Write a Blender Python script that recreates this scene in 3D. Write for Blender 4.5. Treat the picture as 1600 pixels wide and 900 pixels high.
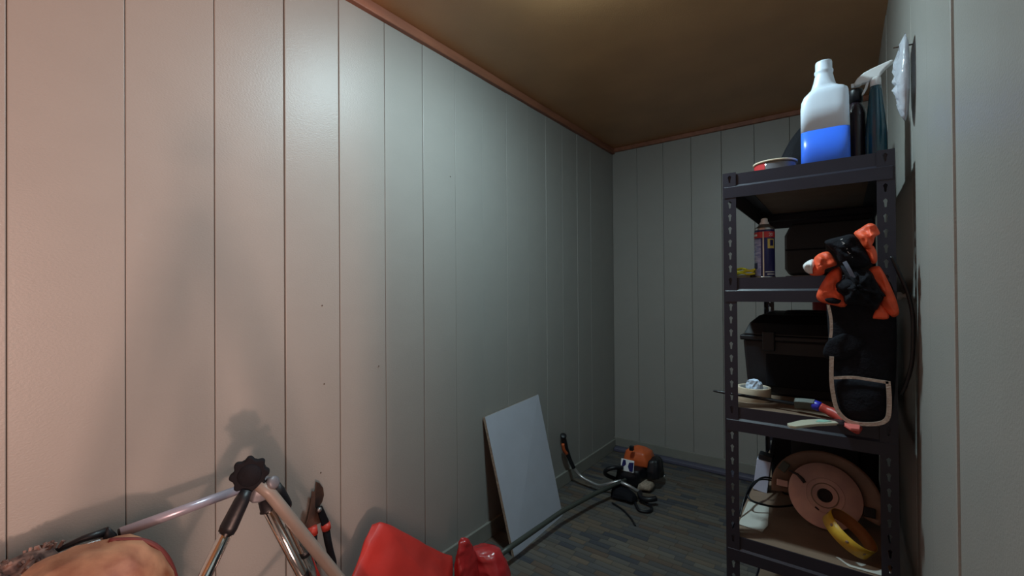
import bpy, bmesh, math, random
from mathutils import Vector, Matrix, noise
random.seed(7)
for o in list(bpy.data.objects): bpy.data.objects.remove(o)
S = bpy.context.scene
COL = S.collection
PI = math.pi
H = 1.2357            # eye height of the photograph

# ------------------------------------------------------------------ camera
def make_camera():
    yaw, pit, rol = .641069, .00632, -.007376
    F = Vector((-math.sin(yaw), math.cos(yaw), 0)); R = Vector((math.cos(yaw), math.sin(yaw), 0)); U = Vector((0, 0, 1))
    F2 = F*math.cos(pit)+U*math.sin(pit); U2 = -F*math.sin(pit)+U*math.cos(pit)
    R3 = R*math.cos(rol)+U2*math.sin(rol); U3 = -R*math.sin(rol)+U2*math.cos(rol)
    cam = bpy.data.cameras.new('camera'); cam.sensor_width = 36; cam.lens = 36*692.5/1600
    cam.clip_start = .02
    o = bpy.data.objects.new('camera', cam); COL.objects.link(o)
    m = Matrix((R3, U3, -F2)).transposed().to_4x4(); m.translation = (0, 0, H)
    o.matrix_world = m; S.camera = o
make_camera()

# ------------------------------------------------------------------ world, daylight through the doorway, exposure
w = bpy.data.worlds.new('world'); S.world = w; w.use_nodes = True
w.node_tree.nodes['Background'].inputs[0].default_value = (1.0, .80, .72, 1)
w.node_tree.nodes['Background'].inputs[1].default_value = .05
def area(name, loc, target, sx, sy, power, color):
    l = bpy.data.lights.new(name, 'AREA'); l.shape = 'RECTANGLE'; l.size = sx; l.size_y = sy
    l.energy = power; l.color = color
    o = bpy.data.objects.new(name, l); COL.objects.link(o); o.location = loc
    o.rotation_euler = (Vector(target)-Vector(loc)).to_track_quat('-Z', 'Y').to_euler()
    return o
area('doorway_daylight', (1.25, -.46, 1.15), (-1.43, .25, 1.3), .70, 1.1, 42, (1.0, .60, .49))
area('added_shadow_light', (1.05, -.345, .80), (-1.43, .45, 1.1), .09, .09, 23, (1.0, .62, .50))  # small light added beyond the doorway to firm up the camera stand's shadow
vs = S.view_settings; vs.view_transform = 'Standard'; vs.look = 'None'; vs.exposure = 0.0; vs.gamma = 1.0
vs.use_curve_mapping = False

# ------------------------------------------------------------------ materials
def mat(name, color, rough=.6, metal=0., var=0., vscale=8., bump=0., bscale=60., spec=.5, col2=None, trans=0., sss=0., emit=None, estr=0., alpha=1., stretch=None, detail=3., coat=0.):
    m = bpy.data.materials.new(name); m.use_nodes = True
    nt = m.node_tree; b = nt.nodes['Principled BSDF']
    b.inputs['Base Color'].default_value = (*color, 1); b.inputs['Roughness'].default_value = rough
    b.inputs['Metallic'].default_value = metal; b.inputs['Specular IOR Level'].default_value = spec
    b.inputs['Transmission Weight'].default_value = trans; b.inputs['Alpha'].default_value = alpha
    b.inputs['Coat Weight'].default_value = coat
    if sss: b.inputs['Subsurface Weight'].default_value = sss; b.inputs['Subsurface Radius'].default_value = (.03, .03, .03)
    if emit: b.inputs['Emission Color'].default_value = (*emit, 1); b.inputs['Emission Strength'].default_value = estr
    if var or bump or col2:
        tc = nt.nodes.new('ShaderNodeTexCoord'); mp = nt.nodes.new('ShaderNodeMapping'); nt.links.new(tc.outputs['Object'], mp.inputs['Vector'])
        if stretch: mp.inputs['Scale'].default_value = stretch
    if var or col2:
        n = nt.nodes.new('ShaderNodeTexNoise'); n.inputs['Scale'].default_value = vscale; n.inputs['Detail'].default_value = detail
        nt.links.new(mp.outputs['Vector'], n.inputs['Vector'])
        r = nt.nodes.new('ShaderNodeValToRGB')
        c2 = col2 if col2 else tuple(c*(1-var) for c in color)
        r.color_ramp.elements[0].position = .35; r.color_ramp.elements[1].position = .65
        r.color_ramp.elements[0].color = (*c2, 1)
        r.color_ramp.elements[1].color = (*(color if col2 else tuple(min(1, c*(1+var*.6)) for c in color)), 1)
        nt.links.new(n.outputs['Fac'], r.inputs['Fac']); nt.links.new(r.outputs['Color'], b.inputs['Base Color'])
    if bump:
        n2 = nt.nodes.new('ShaderNodeTexNoise'); n2.inputs['Scale'].default_value = bscale; n2.inputs['Detail'].default_value = 4
        nt.links.new(mp.outputs['Vector'], n2.inputs['Vector'])
        bp = nt.nodes.new('ShaderNodeBump'); bp.inputs['Strength'].default_value = bump; bp.inputs['Distance'].default_value = .004
        nt.links.new(n2.outputs['Fac'], bp.inputs['Height']); nt.links.new(bp.outputs['Normal'], b.inputs['Normal'])
    return m
M = {}
M['panel'] = mat('cream_panel', (.33, .315, .29), .42, var=.02, vscale=5, bump=.16, bscale=170, stretch=(1, 1, 1.6))
M['groove'] = mat('panel_groove', (.14, .115, .085), .8)
M['base'] = mat('baseboard_paint', (.25, .24, .21), .5, var=.08, vscale=6)
M['skirt'] = mat('skirting_vinyl', (.10, .095, .14), .5)
M['ceil'] = mat('hardboard_ceiling', (.47, .25, .11), .36, var=.10, vscale=3, bump=.2, bscale=200, spec=.7)
M['trim'] = mat('redwood_trim', (.30, .115, .065), .5, var=.2, vscale=9, stretch=(3, .6, 3))
M['nail'] = mat('nail_rust', (.08, .05, .035), .6)
M['shelf'] = mat('shelf_steel', (.019, .018, .030), .42, var=.1, vscale=10, bump=.08, bscale=300)
M['mdf'] = mat('shelf_fibreboard', (.22, .145, .10), .6, var=.12, vscale=12, bump=.1, bscale=200)
M['black'] = mat('black_plastic', (.007, .007, .010), .45, bump=.1, bscale=150)
M['blackm'] = mat('black_matte', (.009, .009, .012), .8, bump=.3, bscale=90, spec=.15)
M['navy'] = mat('black_cloth', (.006, .006, .010), .9, var=.3, vscale=40, bump=.5, bscale=160, spec=.25)
M['orange'] = mat('orange_cloth', (.90, .115, .04), .55, var=.14, vscale=30, bump=.5, bscale=70)
M['beige'] = mat('beige_binding', (.42, .31, .25), .85, bump=.6, bscale=200, var=.15, vscale=60)
M['greystrap'] = mat('grey_webbing', (.12, .13, .18), .7)
M['white'] = mat('white_plastic', (.80, .80, .80), .4)
M['whiteprint'] = mat('white_print', (.72, .72, .72), .6)
M['chrome'] = mat('chrome_tube', (.75, .74, .72), .14, metal=1.)
M['greym'] = mat('grey_casting', (.17, .17, .19), .45, metal=.2)
M['champ'] = mat('beige_tube', (.25, .205, .175), .42, var=.06, vscale=14)
M['lilac'] = mat('lilac_tube', (.42, .40, .48), .3, metal=.35)
M['brownshag'] = mat('brown_shag', (.05, .03, .028), .9, col2=(.28, .18, .15), vscale=45)
M['peach'] = mat('peach_sack', (.56, .27, .15), .6, col2=(.26, .085, .045), vscale=13, bump=.5, bscale=28, detail=6)
M['maroon'] = mat('maroon_cord', (.13, .022, .02), .6)
M['red'] = mat('red_sack', (.52, .032, .024), .5, var=.12, vscale=9, bump=.35, bscale=26)
M['redgloss'] = mat('red_film', (.46, .026, .028), .26, var=.1, vscale=9, bump=.6, bscale=22)
M['blade'] = mat('dark_blade', (.045, .035, .035), .35, metal=.5, col2=(.12, .07, .05), vscale=20)
M['rust'] = mat('rusty_blade', (.085, .05, .04), .5, metal=.3, col2=(.16, .09, .065), vscale=25)
M['redcol'] = mat('red_collar', (.62, .06, .04), .45)
M['board'] = mat('melamine_white', (.46, .47, .53), .38, var=.03, vscale=10)
M['boardedge'] = mat('chipboard_edge', (.36, .28, .21), .8, var=.3, vscale=120)
M['pole'] = mat('olive_shaft', (.055, .06, .05), .45)
M['orangep'] = mat('orange_plastic', (.60, .11, .03), .4)
M['alum'] = mat('aluminium', (.5, .5, .5), .35, metal=.8)
M['bottle'] = mat('bottle_hdpe', (.76, .85, 1.0), .35, sss=.25)
M['liquid'] = mat('blue_liquid', (.05, .19, .95), .3, sss=.2)
M['darkglass'] = mat('dark_brown_plastic', (.018, .012, .018), .25)
M['teal'] = mat('teal_liquid', (.012, .075, .115), .2, coat=.4)
M['film'] = mat('clear_film', (.80, .82, .90), .16, trans=.45, bump=1., bscale=45)
M['purple'] = mat('purple_thing', (.16, .03, .06), .5)
M['redtin'] = mat('red_label', (.55, .035, .04), .4)
M['silver'] = mat('silver_tin', (.45, .44, .43), .3, metal=.85)
M['canblue'] = mat('can_navy', (.012, .014, .10), .3)
M['canpale'] = mat('can_pale_label', (.45, .50, .72), .4, col2=(.20, .24, .50), vscale=60, stretch=(1, 1, 3))
M['yellow'] = mat('yellow_plastic', (.75, .68, .03), .45)
M['yelprint'] = mat('yellow_print', (.62, .48, .12), .5)
M['tape'] = mat('masking_tape', (.66, .54, .40), .7, var=.08, vscale=10)
M['tapecore'] = mat('tape_core', (.28, .26, .24), .8)
M['paper'] = mat('crumpled_paper', (.60, .70, .86), .8, bump=.4, bscale=50)
M['sheet'] = mat('paper_sheet', (.52, .50, .45), .8)
M['bluef'] = mat('blue_collar', (.03, .03, .42), .35)
M['redh'] = mat('red_handle', (.50, .06, .045), .4)
M['cream'] = mat('cream_plastic', (.48, .45, .35), .5)
M['mint'] = mat('mint_mark', (.30, .52, .42), .5)
M['coral'] = mat('coral_grip', (.70, .16, .14), .5)
M['copper'] = mat('copper_disc', (.72, .44, .36), .42, metal=.3, col2=(.55, .33, .29), vscale=14)
M['guard'] = mat('brown_guard', (.27, .165, .115), .45, var=.2, vscale=14)
M['dark'] = mat('dark_bore', (.02, .012, .012), .7)
M['ring'] = mat('ring_yellow', (.66, .40, .035), .4, var=.12, vscale=26)
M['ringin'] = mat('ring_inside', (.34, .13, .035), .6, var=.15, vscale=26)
M['carton'] = mat('pale_carton', (.50, .52, .66), .6)
M['greygreen'] = mat('grey_green_metal', (.075, .08, .065), .5)

def lamp_mat():
    return mat('lamp_diffuser', (.9, .9, .9), .5, emit=(.665, .92, 1.0), estr=440)

# ------------------------------------------------------------------ mesh helpers
def obj(name, bm, m, parent=None, smooth=False, mats=None, bevel=0, seg=2, subsurf=0):
    me = bpy.data.meshes.new(name)
    bmesh.ops.recalc_face_normals(bm, faces=bm.faces[:])
    bm.to_mesh(me); bm.free()
    for mm in (mats if mats else [m]): me.materials.append(M[mm] if isinstance(mm, str) else mm)
    if smooth:
        for p in me.polygons: p.use_smooth = True
    o = bpy.data.objects.new(name, me); COL.objects.link(o); o.parent = parent
    if bevel:
        b = o.modifiers.new('bevel', 'BEVEL'); b.width = bevel; b.segments = seg; b.limit_method = 'ANGLE'; b.angle_limit = math.radians(40)
    if subsurf:
        s = o.modifiers.new('sub', 'SUBSURF'); s.levels = subsurf; s.render_levels = subsurf
    return o
def empty(name, loc=(0, 0, 0)):
    o = bpy.data.objects.new(name, None); COL.objects.link(o); o.empty_display_size = .05
    o.location = loc
    return o
def tag(o, label, cat, group=None):
    o['label'] = label; o['category'] = cat
    if group: o['group'] = group
    return o
def struct(o, label=None):
    o['kind'] = 'structure'
    if label: o['label'] = label
    return o
def box(bm, x0, x1, y0, y1, z0, z1, T=None, mi=0):
    vs = [bm.verts.new((x, y, z)) for x in (x0, x1) for y in (y0, y1) for z in (z0, z1)]
    if T:
        for v in vs: v.co = T @ v.co
    for f in ((0, 1, 3, 2), (4, 6, 7, 5), (0, 4, 5, 1), (2, 3, 7, 6), (0, 2, 6, 4), (1, 5, 7, 3)):
        fc = bm.faces.new([vs[i] for i in f]); fc.material_index = mi
    return bm
def B(*a, **k): return box(bmesh.new(), *a, **k)
def frame(d):
    d = Vector(d).normalized(); a = Vector((0, 0, 1)) if abs(d.z) < .9 else Vector((1, 0, 0))
    u = d.cross(a).normalized(); v = d.cross(u).normalized()
    return u, v
def sweep(bm, pts, radii, n=10, cap=True, flat=None, mi=0):
    """round tube along pts; flat=(ratio) squashes second axis"""
    pts = [Vector(p) for p in pts]
    if not hasattr(radii, '__len__'): radii = [radii]*len(pts)
    rings = []; pu = None
    for i, p in enumerate(pts):
        d = pts[min(i+1, len(pts)-1)]-pts[max(i-1, 0)]
        d.normalize()
        if pu is None: u, v = frame(d)
        else:
            u = (pu-d*pu.dot(d)).normalized(); v = d.cross(u).normalized()
        pu = u
        r2 = radii[i]*(flat if flat else 1)
        rings.append([bm.verts.new(p+u*math.cos(2*PI*k/n)*radii[i]+v*math.sin(2*PI*k/n)*r2) for k in range(n)])
    for a, b in zip(rings, rings[1:]):
        for k in range(n):
            f = bm.faces.new((a[k], a[(k+1) % n], b[(k+1) % n], b[k])); f.material_index = mi
    if cap:
        for r in (rings[0], rings[-1]):
            f = bm.faces.new(r); f.material_index = mi
    return bm
def T(pts, r, n=10, **k): return sweep(bmesh.new(), pts, r, n, **k)
def smoothpath(pts, k=6):
    pts = [Vector(p) for p in pts]; out = []
    for i in range(len(pts)-1):
        p0 = pts[max(i-1, 0)]; p1 = pts[i]; p2 = pts[i+1]; p3 = pts[min(i+2, len(pts)-1)]
        for j in range(k):
            t = j/k
            out.append(.5*((2*p1)+(p2-p0)*t+(2*p0-5*p1+4*p2-p3)*t*t+(-p0+3*p1-3*p2+p3)*t**3))
    out.append(pts[-1]); return out
def lathe(prof, c=(0, 0, 0), n=28, bm=None, axis=None, closed=False):
    """prof = [(r, z)], revolved about z (or an axis vector) through c"""
    bm = bm or bmesh.new(); c = Vector(c)
    if axis: a = Vector(axis).normalized(); u, v = frame(a)
    else: a = Vector((0, 0, 1)); u = Vector((1, 0, 0)); v = Vector((0, 1, 0))
    rings = []
    for r, z in prof:
        if r < 1e-6: rings.append([bm.verts.new(c+a*z)])
        else: rings.append([bm.verts.new(c+a*z+u*r*math.cos(2*PI*k/n)+v*r*math.sin(2*PI*k/n)) for k in range(n)])
    pr = list(zip(rings, rings[1:]))
    if closed: pr.append((rings[-1], rings[0]))
    for p, q in pr:
        for k in range(n):
            l = (k+1) % n
            if len(p) == 1 and len(q) == 1: continue
            if len(p) == 1: bm.faces.new((p[0], q[k], q[l]))
            elif len(q) == 1: bm.faces.new((p[k], q[0], p[l]))
            else: bm.faces.new((p[k], p[l], q[l], q[k]))
    return bm
def patch(r, c, a0, a1, z0, z1, n=10, bm=None):
    bm = bm or bmesh.new(); c = Vector(c); lo = []; hi = []
    for i in range(n+1):
        a = math.radians(a0+(a1-a0)*i/n)
        d = Vector((math.cos(a), math.sin(a), 0))*r
        lo.append(bm.verts.new(c+d+Vector((0, 0, z0)))); hi.append(bm.verts.new(c+d+Vector((0, 0, z1))))
    for i in range(n): bm.faces.new((lo[i], lo[i+1], hi[i+1], hi[i]))
    return bm
def closed_spline(pts, k=3):
    n = len(pts); out = []
    for i in range(n):
        p0, p1, p2, p3 = (Vector((*pts[(i+d) % n], 0)) for d in (-1, 0, 1, 2))
        for j in range(k):
            t = j/k
            q = .5*((2*p1)+(p2-p0)*t+(2*p0-5*p1+4*p2-p3)*t*t+(-p0+3*p1-3*p2+p3)*t**3)
            out.append((q.x, q.y))
    return out
def pillow(outline, y, front, back=None, wr=.3, seed=0, rings=7, k=3, freq=28., slope=(0, 0)):
    """closed stuffed-cloth solid whose outline is given in (x, z); bulges to -y by front"""
    bm = bmesh.new(); back = front*.6 if back is None else back
    ol = closed_spline(outline, k); n = len(ol)
    cx = sum(p[0] for p in ol)/n; cz = sum(p[1] for p in ol)/n
    def vert(s, i, side):
        x = cx+(ol[i][0]-cx)*s; z = cz+(ol[i][1]-cz)*s
        h = math.sqrt(max(0, 1-s*s))
        nz = noise.noise(Vector((x*freq+seed*3.1, z*freq*.8, seed*1.7)))
        rg = 1-2*abs(noise.noise(Vector((x*freq*.9+z*freq*.6+seed, (z-x)*freq*.35, seed*2.3))))
        d = h*(1+wr*nz)+h*wr*.8*rg
        return (x, y+slope[0]*(x-cx)+slope[1]*(z-cz)+(-front*d if side < 0 else back*h), z)
    rim = [bm.verts.new(vert(1, i, 1)) for i in range(n)]
    for side in (-1, 1):
        prev = rim
        for r in range(1, rings):
            s = 1-r/rings
            cur = [bm.verts.new(vert(s, i, side)) for i in range(n)]
            for i in range(n): bm.faces.new((prev[i], prev[(i+1) % n], cur[(i+1) % n], cur[i]))
            prev = cur
        c = bm.verts.new((cx, y+(-front*(1+wr*.3) if side < 0 else back), cz))
        for i in range(n): bm.faces.new((prev[i], prev[(i+1) % n], c))
    return bm
def slab(outline, y0, y1, bm=None, mi=0):
    """prism of an (x, z) outline between y0 and y1"""
    bm = bm or bmesh.new()
    a = [bm.verts.new((x, y0, z)) for x, z in outline]; b = [bm.verts.new((x, y1, z)) for x, z in outline]
    n = len(a)
    for f in (a, b[::-1]): bm.faces.new(f)
    for i in range(n): bm.faces.new((a[i], b[i], b[(i+1) % n], a[(i+1) % n]))
    return bm
def prism(outline, z0, z1, bm=None):
    bm = bm or bmesh.new()
    a = [bm.verts.new((x, y, z0)) for x, y in outline]; b = [bm.verts.new((x, y, z1)) for x, y in outline]
    n = len(a); bm.faces.new(a); bm.faces.new(b[::-1])
    for i in range(n): bm.faces.new((a[i], b[i], b[(i+1) % n], a[(i+1) % n]))
    return bm
def ribbon(pts, w, t, up=(0, -1, 0), bm=None):
    """flat band along pts, width w across, thickness t along 'up'"""
    bm = bm or bmesh.new(); pts = [Vector(p) for p in pts]; up = Vector(up).normalized(); rings = []
    for i, p in enumerate(pts):
        d = (pts[min(i+1, len(pts)-1)]-pts[max(i-1, 0)]).normalized()
        s = d.cross(up).normalized()
        rings.append([bm.verts.new(p+s*a*w/2+up*b*t/2) for a, b in ((1, 1), (-1, 1), (-1, -1), (1, -1))])
    for a, b in zip(rings, rings[1:]):
        for k in range(4): bm.faces.new((a[k], a[(k+1) % 4], b[(k+1) % 4], b[k]))
    bm.faces.new(rings[0]); bm.faces.new(rings[-1][::-1])
    return bm
def hull(pts, cuts=3, smooth=3, amp=.01, freq=8, seed=0, ridge=.0):
    bm = bmesh.new()
    for p in pts: bm.verts.new(p)
    r = bmesh.ops.convex_hull(bm, input=bm.verts[:])
    for v in [v for v in bm.verts if not v.link_faces]: bm.verts.remove(v)
    for c in range(cuts):
        bmesh.ops.subdivide_edges(bm, edges=bm.edges[:], cuts=1, use_grid_fill=True)
        bmesh.ops.triangulate(bm, faces=bm.faces[:])
        bmesh.ops.smooth_vert(bm, verts=bm.verts[:], factor=.5 if c < smooth else 0, use_axis_x=True, use_axis_y=True, use_axis_z=True)
    bm.normal_update()
    z0 = min(p[2] for p in pts)
    for v in bm.verts:
        q = v.co*freq+Vector((seed*5.3, seed*1.1, seed*2.7))
        d = noise.noise(q)+.5*noise.noise(q*2.1)+ridge*(1-2*abs(noise.noise(q*1.7+Vector((9, 9, 9)))))
        v.co += v.normal*d*amp
        v.co.z = max(v.co.z, z0+.001)
    return bm

# ================================================================== THE ROOM
XL, XR, YB, YF, ZC = -1.435, .1485, 3.2475, -1.0, 2.336
PW = .19648; Y0 = .1133
DY0, DY1, DZ = -.95, .16, 2.04        # doorway in the right wall, beside and behind the viewer

def panel_mesh(name, wd, ht, t=.012, gap=.0016, bev=.0018):
    bm = B(-wd/2+gap/2, wd/2-gap/2, -t, 0, 0, ht)
    ed = [e for e in bm.edges if abs(e.verts[0].co.z-e.verts[1].co.z) > .5*ht and e.verts[0].co.y < -t*.5]
    bmesh.ops.bevel(bm, geom=ed, offset=bev, segments=2, affect='EDGES', profile=.5)
    bmesh.ops.recalc_face_normals(bm, faces=bm.faces[:])
    me = bpy.data.meshes.new(name); bm.to_mesh(me); bm.free(); me.materials.append(M['panel']); return me
def put_panel(me, parent, loc, rot, tilt=0):
    o = bpy.data.objects.new('panel', me); COL.objects.link(o); o.parent = parent
    o.location = loc; o.rotation_euler = (0, tilt, rot)
    return o

# floor ---------------------------------------------------------------
floor = struct(obj('floor', B(XL-.05, XR+.05, YF-.05, YB+.05, -.06, -.0012), mat('floor_joint', (.055, .05, .045), .7)), 'dark multi-tone wood-look plank floor')
tones = [(.125, .105, .085), (.085, .08, .078), (.15, .115, .085), (.06, .062, .072), (.11, .10, .09), (.14, .125, .105), (.115, .082, .062), (.095, .092, .092)]
tmats = [mat('floor_plank_tone', c, .5, var=.22, vscale=16, stretch=(.35, 3, 1)) for c in tones]
PLW = .0345; lens = [.085, .105, .125, .145]
pmesh = {}
def plank_mesh(li, ti):
    if (li, ti) not in pmesh:
        L = lens[li]; g = .0011
        bm = B(g/2, L-g/2, g/2, PLW-g/2, -.0012, 0)
        me = bpy.data.meshes.new('plank'); bmesh.ops.recalc_face_normals(bm, faces=bm.faces[:]); bm.to_mesh(me); bm.free()
        me.materials.append(tmats[ti]); pmesh[li, ti] = me
    return pmesh[li, ti]
rest = bmesh.new(); nind = 0
rows = int((YB-YF)/PLW)+1
cands = []
for r in range(rows):
    y = YF+r*PLW; x = XL-random.random()*.1
    while x < XR:
        li = random.randrange(4); ti = random.choice((0, 0, 1, 2, 3, 4, 4, 5, 6, 7))
        cands.append((x, y, li, ti)); x += lens[li]
vis = [c for c in cands if -1.40 < c[0] < -.34 and 1.62 < c[1] < 3.0 and not (c[0] < -1.22 and c[1] < 2.1)]
vis.sort(key=lambda c: c[0]**2+c[1]**2); vis = set(vis[:298])
for c in cands:
    x, y, li, ti = c
    if c in vis:
        o = bpy.data.objects.new('plank', plank_mesh(li, ti)); COL.objects.link(o); o.location = (x, y, 0); o.parent = floor
    else:
        x1 = min(x+lens[li], XR+.02)
        box(rest, x+.0005, x1-.0005, y+.0005, y+PLW-.0005, -.0012, 0, mi=ti)
rp = obj('floor_planks', rest, None, floor, mats=tmats); rp['kind'] = 'stuff'; rp['label'] = 'remaining narrow wood-look floor planks'

# ceiling -------------------------------------------------------------
ceiling = struct(obj('ceiling', B(XL-.05, XR+.05, YF-.05, YB+.05, ZC, ZC+.04), 'ceil'), 'plain orange-brown hardboard ceiling')

# walls ---------------------------------------------------------------
wl = struct(obj('wall_left', B(XL-.06, XL-.010, YF, YB, 0, ZC), 'groove'), 'cream vertical panel wall')
pm = panel_mesh('panel', PW, ZC)
pmt = panel_mesh('panel_loose', PW-.003, ZC, t=.013, gap=.004)
k0 = int((YF-Y0)/PW)-1
for k in range(k0, 17):
    y = Y0+(k+.5)*PW
    if y-PW/2 < YF-.02 or y+PW/2 > YB+.25: continue
    put_panel(pmt if k in (3,) else pm, wl, (XL-.012+random.uniform(-.0012, .0012), y, 0), PI/2)
for y, z in ((.236, 2.06), (.83, 1.19), (.822, .62), (.836, .92), (1.455, 1.76), (1.06, .95)):
    n = obj('nail', lathe([(0, .0015), (.0022, .001), (.0026, 0), (0, 0)], (XL+.002, y, z), 8, axis=(1, 0, 0)), 'nail', wl)
wb = struct(obj('wall_back', B(XL-.06, XR+.06, YB+.010, YB+.06, 0, ZC), 'groove'), 'dim cream panel wall at the far end')
for k in range(9):
    x = XL+(k+.5)*PW
    if x-PW/2 > XR: break
    put_panel(pm, wb, (x, YB+.012+random.uniform(-.001, .001), 0), 0)
# right wall with the doorway
bm = B(XR+.010, XR+.06, DY1, YB, 0, ZC); box(bm, XR+.010, XR+.06, YF, DY0, 0, ZC); box(bm, XR+.010, XR+.06, DY0, DY1, DZ, ZC)
wr = struct(obj('wall_right', bm, 'groove'), 'cream panel wall behind the shelf unit')
RW = .262
pr = panel_mesh('panel_wide', RW, ZC, gap=.004, bev=.004)
for k in range(-2, 10):
    y = .757+(k+.5)*RW
    if y-RW/2 < DY1 or y+RW/2 > YB+.2: continue
    put_panel(pr, wr, (XR+.012+random.uniform(-.002, .002), y, 0), -PI/2)
wf = struct(obj('wall_front', B(XL-.06, XR+.06, YF-.05, YF, 0, ZC), 'panel'), 'cream wall behind the viewer')
# door lining
bm = B(XR-.004, XR+.07, DY1-.0, DY1+.045, 0, DZ+.04); box(bm, XR-.004, XR+.07, DY0-.045, DY0, 0, DZ+.04); box(bm, XR-.004, XR+.07, DY0, DY1, DZ, DZ+.04)
struct(obj('door_1', bm, 'trim'), 'reddish wooden door lining around the open doorway')
# ceiling trims and skirtings
struct(obj('trim_1', B(XL-.004, XL+.022, YF, YB, ZC-.042, ZC), 'trim', bevel=.004), 'red-brown wooden trim along the left wall top')
struct(obj('trim_2', B(XL+.022, XR, YB-.020, YB+.004, ZC-.030, ZC), 'trim', bevel=.004), 'red-brown wooden trim along the back wall top')
struct(obj('baseboard_back', B(XL, XR, YB-.012, YB+.004, .03, .095), 'base', bevel=.003), 'cream skirting board on the back wall')
struct(obj('baseboard_left', B(XL-.004, XL+.012, YF, YB-.014, 0, .08), 'base', bevel=.003), 'cream skirting board on the left wall')
struct(obj('trim_3', B(XL+.014, XR, YB-.06, YB-.0, 0, .03), 'skirt', bevel=.008), 'dark purple vinyl strip along the back wall foot')

# ================================================================== CEILING LAMP
def ceiling_lamp():
    c = (-.67, 1.24, ZC)
    t = tag(empty('ceiling_lamp', c), 'round white ceiling lamp with a glowing diffuser', 'lamp')
    obj('base', lathe([(0, 0), (.085, 0), (.085, -.018), (.066, -.022), (.066, -.012), (0, -.012)], (0, 0, 0), 32), 'white', t, True)
    obj('diffuser', lathe([(.0655, -.0225), (.061, -.031), (.046, -.037), (.022, -.040), (0, -.0405)], (0, 0, 0), 32), lamp_mat(), t, True)
ceiling_lamp()

# ================================================================== SHELF UNIT
SX0, SX1, SY0, SY1 = -.2915, .1085, 1.476, 2.370
LV = [1.585, 1.270, .880, .490, .100]
def flange(bm, org, u, wd, z1, pitch=.0388, first=.026):
    """perforated strip: plane through org spanned by u (width wd) and z, keyhole slots cut out"""
    org = Vector(org); u = Vector(u); c = wd*.52
    P = lambda a, z: bm.verts.new(org+u*a+Vector((0, 0, z)))
    z = 0.; cells = int((z1-.01)/pitch)
    zoff = z1-cells*pitch
    if zoff > 1e-4: bm.faces.new((P(0, 0), P(wd, 0), P(wd, zoff), P(0, zoff)))
    for i in range(cells):
        a = zoff+i*pitch; m = a+pitch/2; e = a+pitch
        outer = [P(0, a), P(c, a), P(wd, a), P(wd, m), P(wd, e), P(c, e), P(0, e), P(0, m)]
        hole = [P(c-.0022, m-.0105), P(c, m-.0115), P(c+.0022, m-.0105), P(c+.0030, m+.000), P(c+.0052, m+.006), P(c, m+.0115), P(c-.0052, m+.006), P(c-.0030, m+.000)]
        for q in range(8): bm.faces.new((outer[q], outer[(q+1) % 8], hole[(q+1) % 8], hole[q]))
def shelf_unit():
    t = tag(empty('shelf_unit', (0, 0, 0)), 'dark five-tier perforated steel shelf unit against the right wall', 'shelf')
    FW = .036
    for x, sx in ((SX0, 1), (SX1, -1)):
        for y, sy in ((SY0, 1), (SY1, -1)):
            bm = bmesh.new()
            flange(bm, (x, y, 0), (sx, 0, 0), FW, LV[0]+.004)
            flange(bm, (x, y, 0), (0, sy, 0), FW, LV[0]+.004)
            bmesh.ops.remove_doubles(bm, verts=bm.verts[:], dist=1e-5)
            o = obj('post', bm, 'shelf', t)
            s = o.modifiers.new('solid', 'SOLIDIFY'); s.thickness = .0016; s.offset = 0
            obj('post_foot', B(x-.003 if sx > 0 else x-.034, x+.034 if sx > 0 else x+.003, y-.003 if sy > 0 else y-.034, y+.034 if sy > 0 else y+.003, 0, .02), 'black', o, bevel=.002)
    for z in LV:
        for y, s in ((SY0, 1), (SY1, -1)):       # stepped front and back beams
            pr = [(s*.003, 0), (s*.003, -.034), (-s*.002, -.040), (-s*.002, -.072), (s*.001, -.072), (s*.001, -.041), (s*.006, -.035), (s*.006, -.012), (s*.040, -.012), (s*.040, -.009), (s*.006, -.009), (s*.006, 0)]
            bm = bmesh.new()
            a = [bm.verts.new((SX0+.004, y+p, z+q)) for p, q in pr]; b = [bm.verts.new((SX1-.004, y+p, z+q)) for p, q in pr]
            bm.faces.new(a); bm.faces.new(b[::-1])
            for i in range(len(a)): bm.faces.new((a[i], a[(i+1) % len(a)], b[(i+1) % len(a)], b[i]))
            obj('beam', bm, 'shelf', t)
        for x, s in ((SX0, 1), (SX1, -1)):
            bm = B(min(x+s*.003, x+s*.006), max(x+s*.003, x+s*.006), SY0+.006, SY1-.006, z-.072, z)
            box(bm, min(x+s*.006, x+s*.040), max(x+s*.006, x+s*.040), SY0+.041, SY1-.041, z-.012, z-.009)
            obj('side_beam', bm, 'shelf', t)
        obj('shelf_board', B(SX0+.012, SX1-.012, SY0+.009, SY1-.009, z-.009, z-.001), 'mdf', t)
    return t
shelf_unit()
ZT, Z2, Z3, Z4, Z5 = [z-.001 for z in LV]

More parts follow.
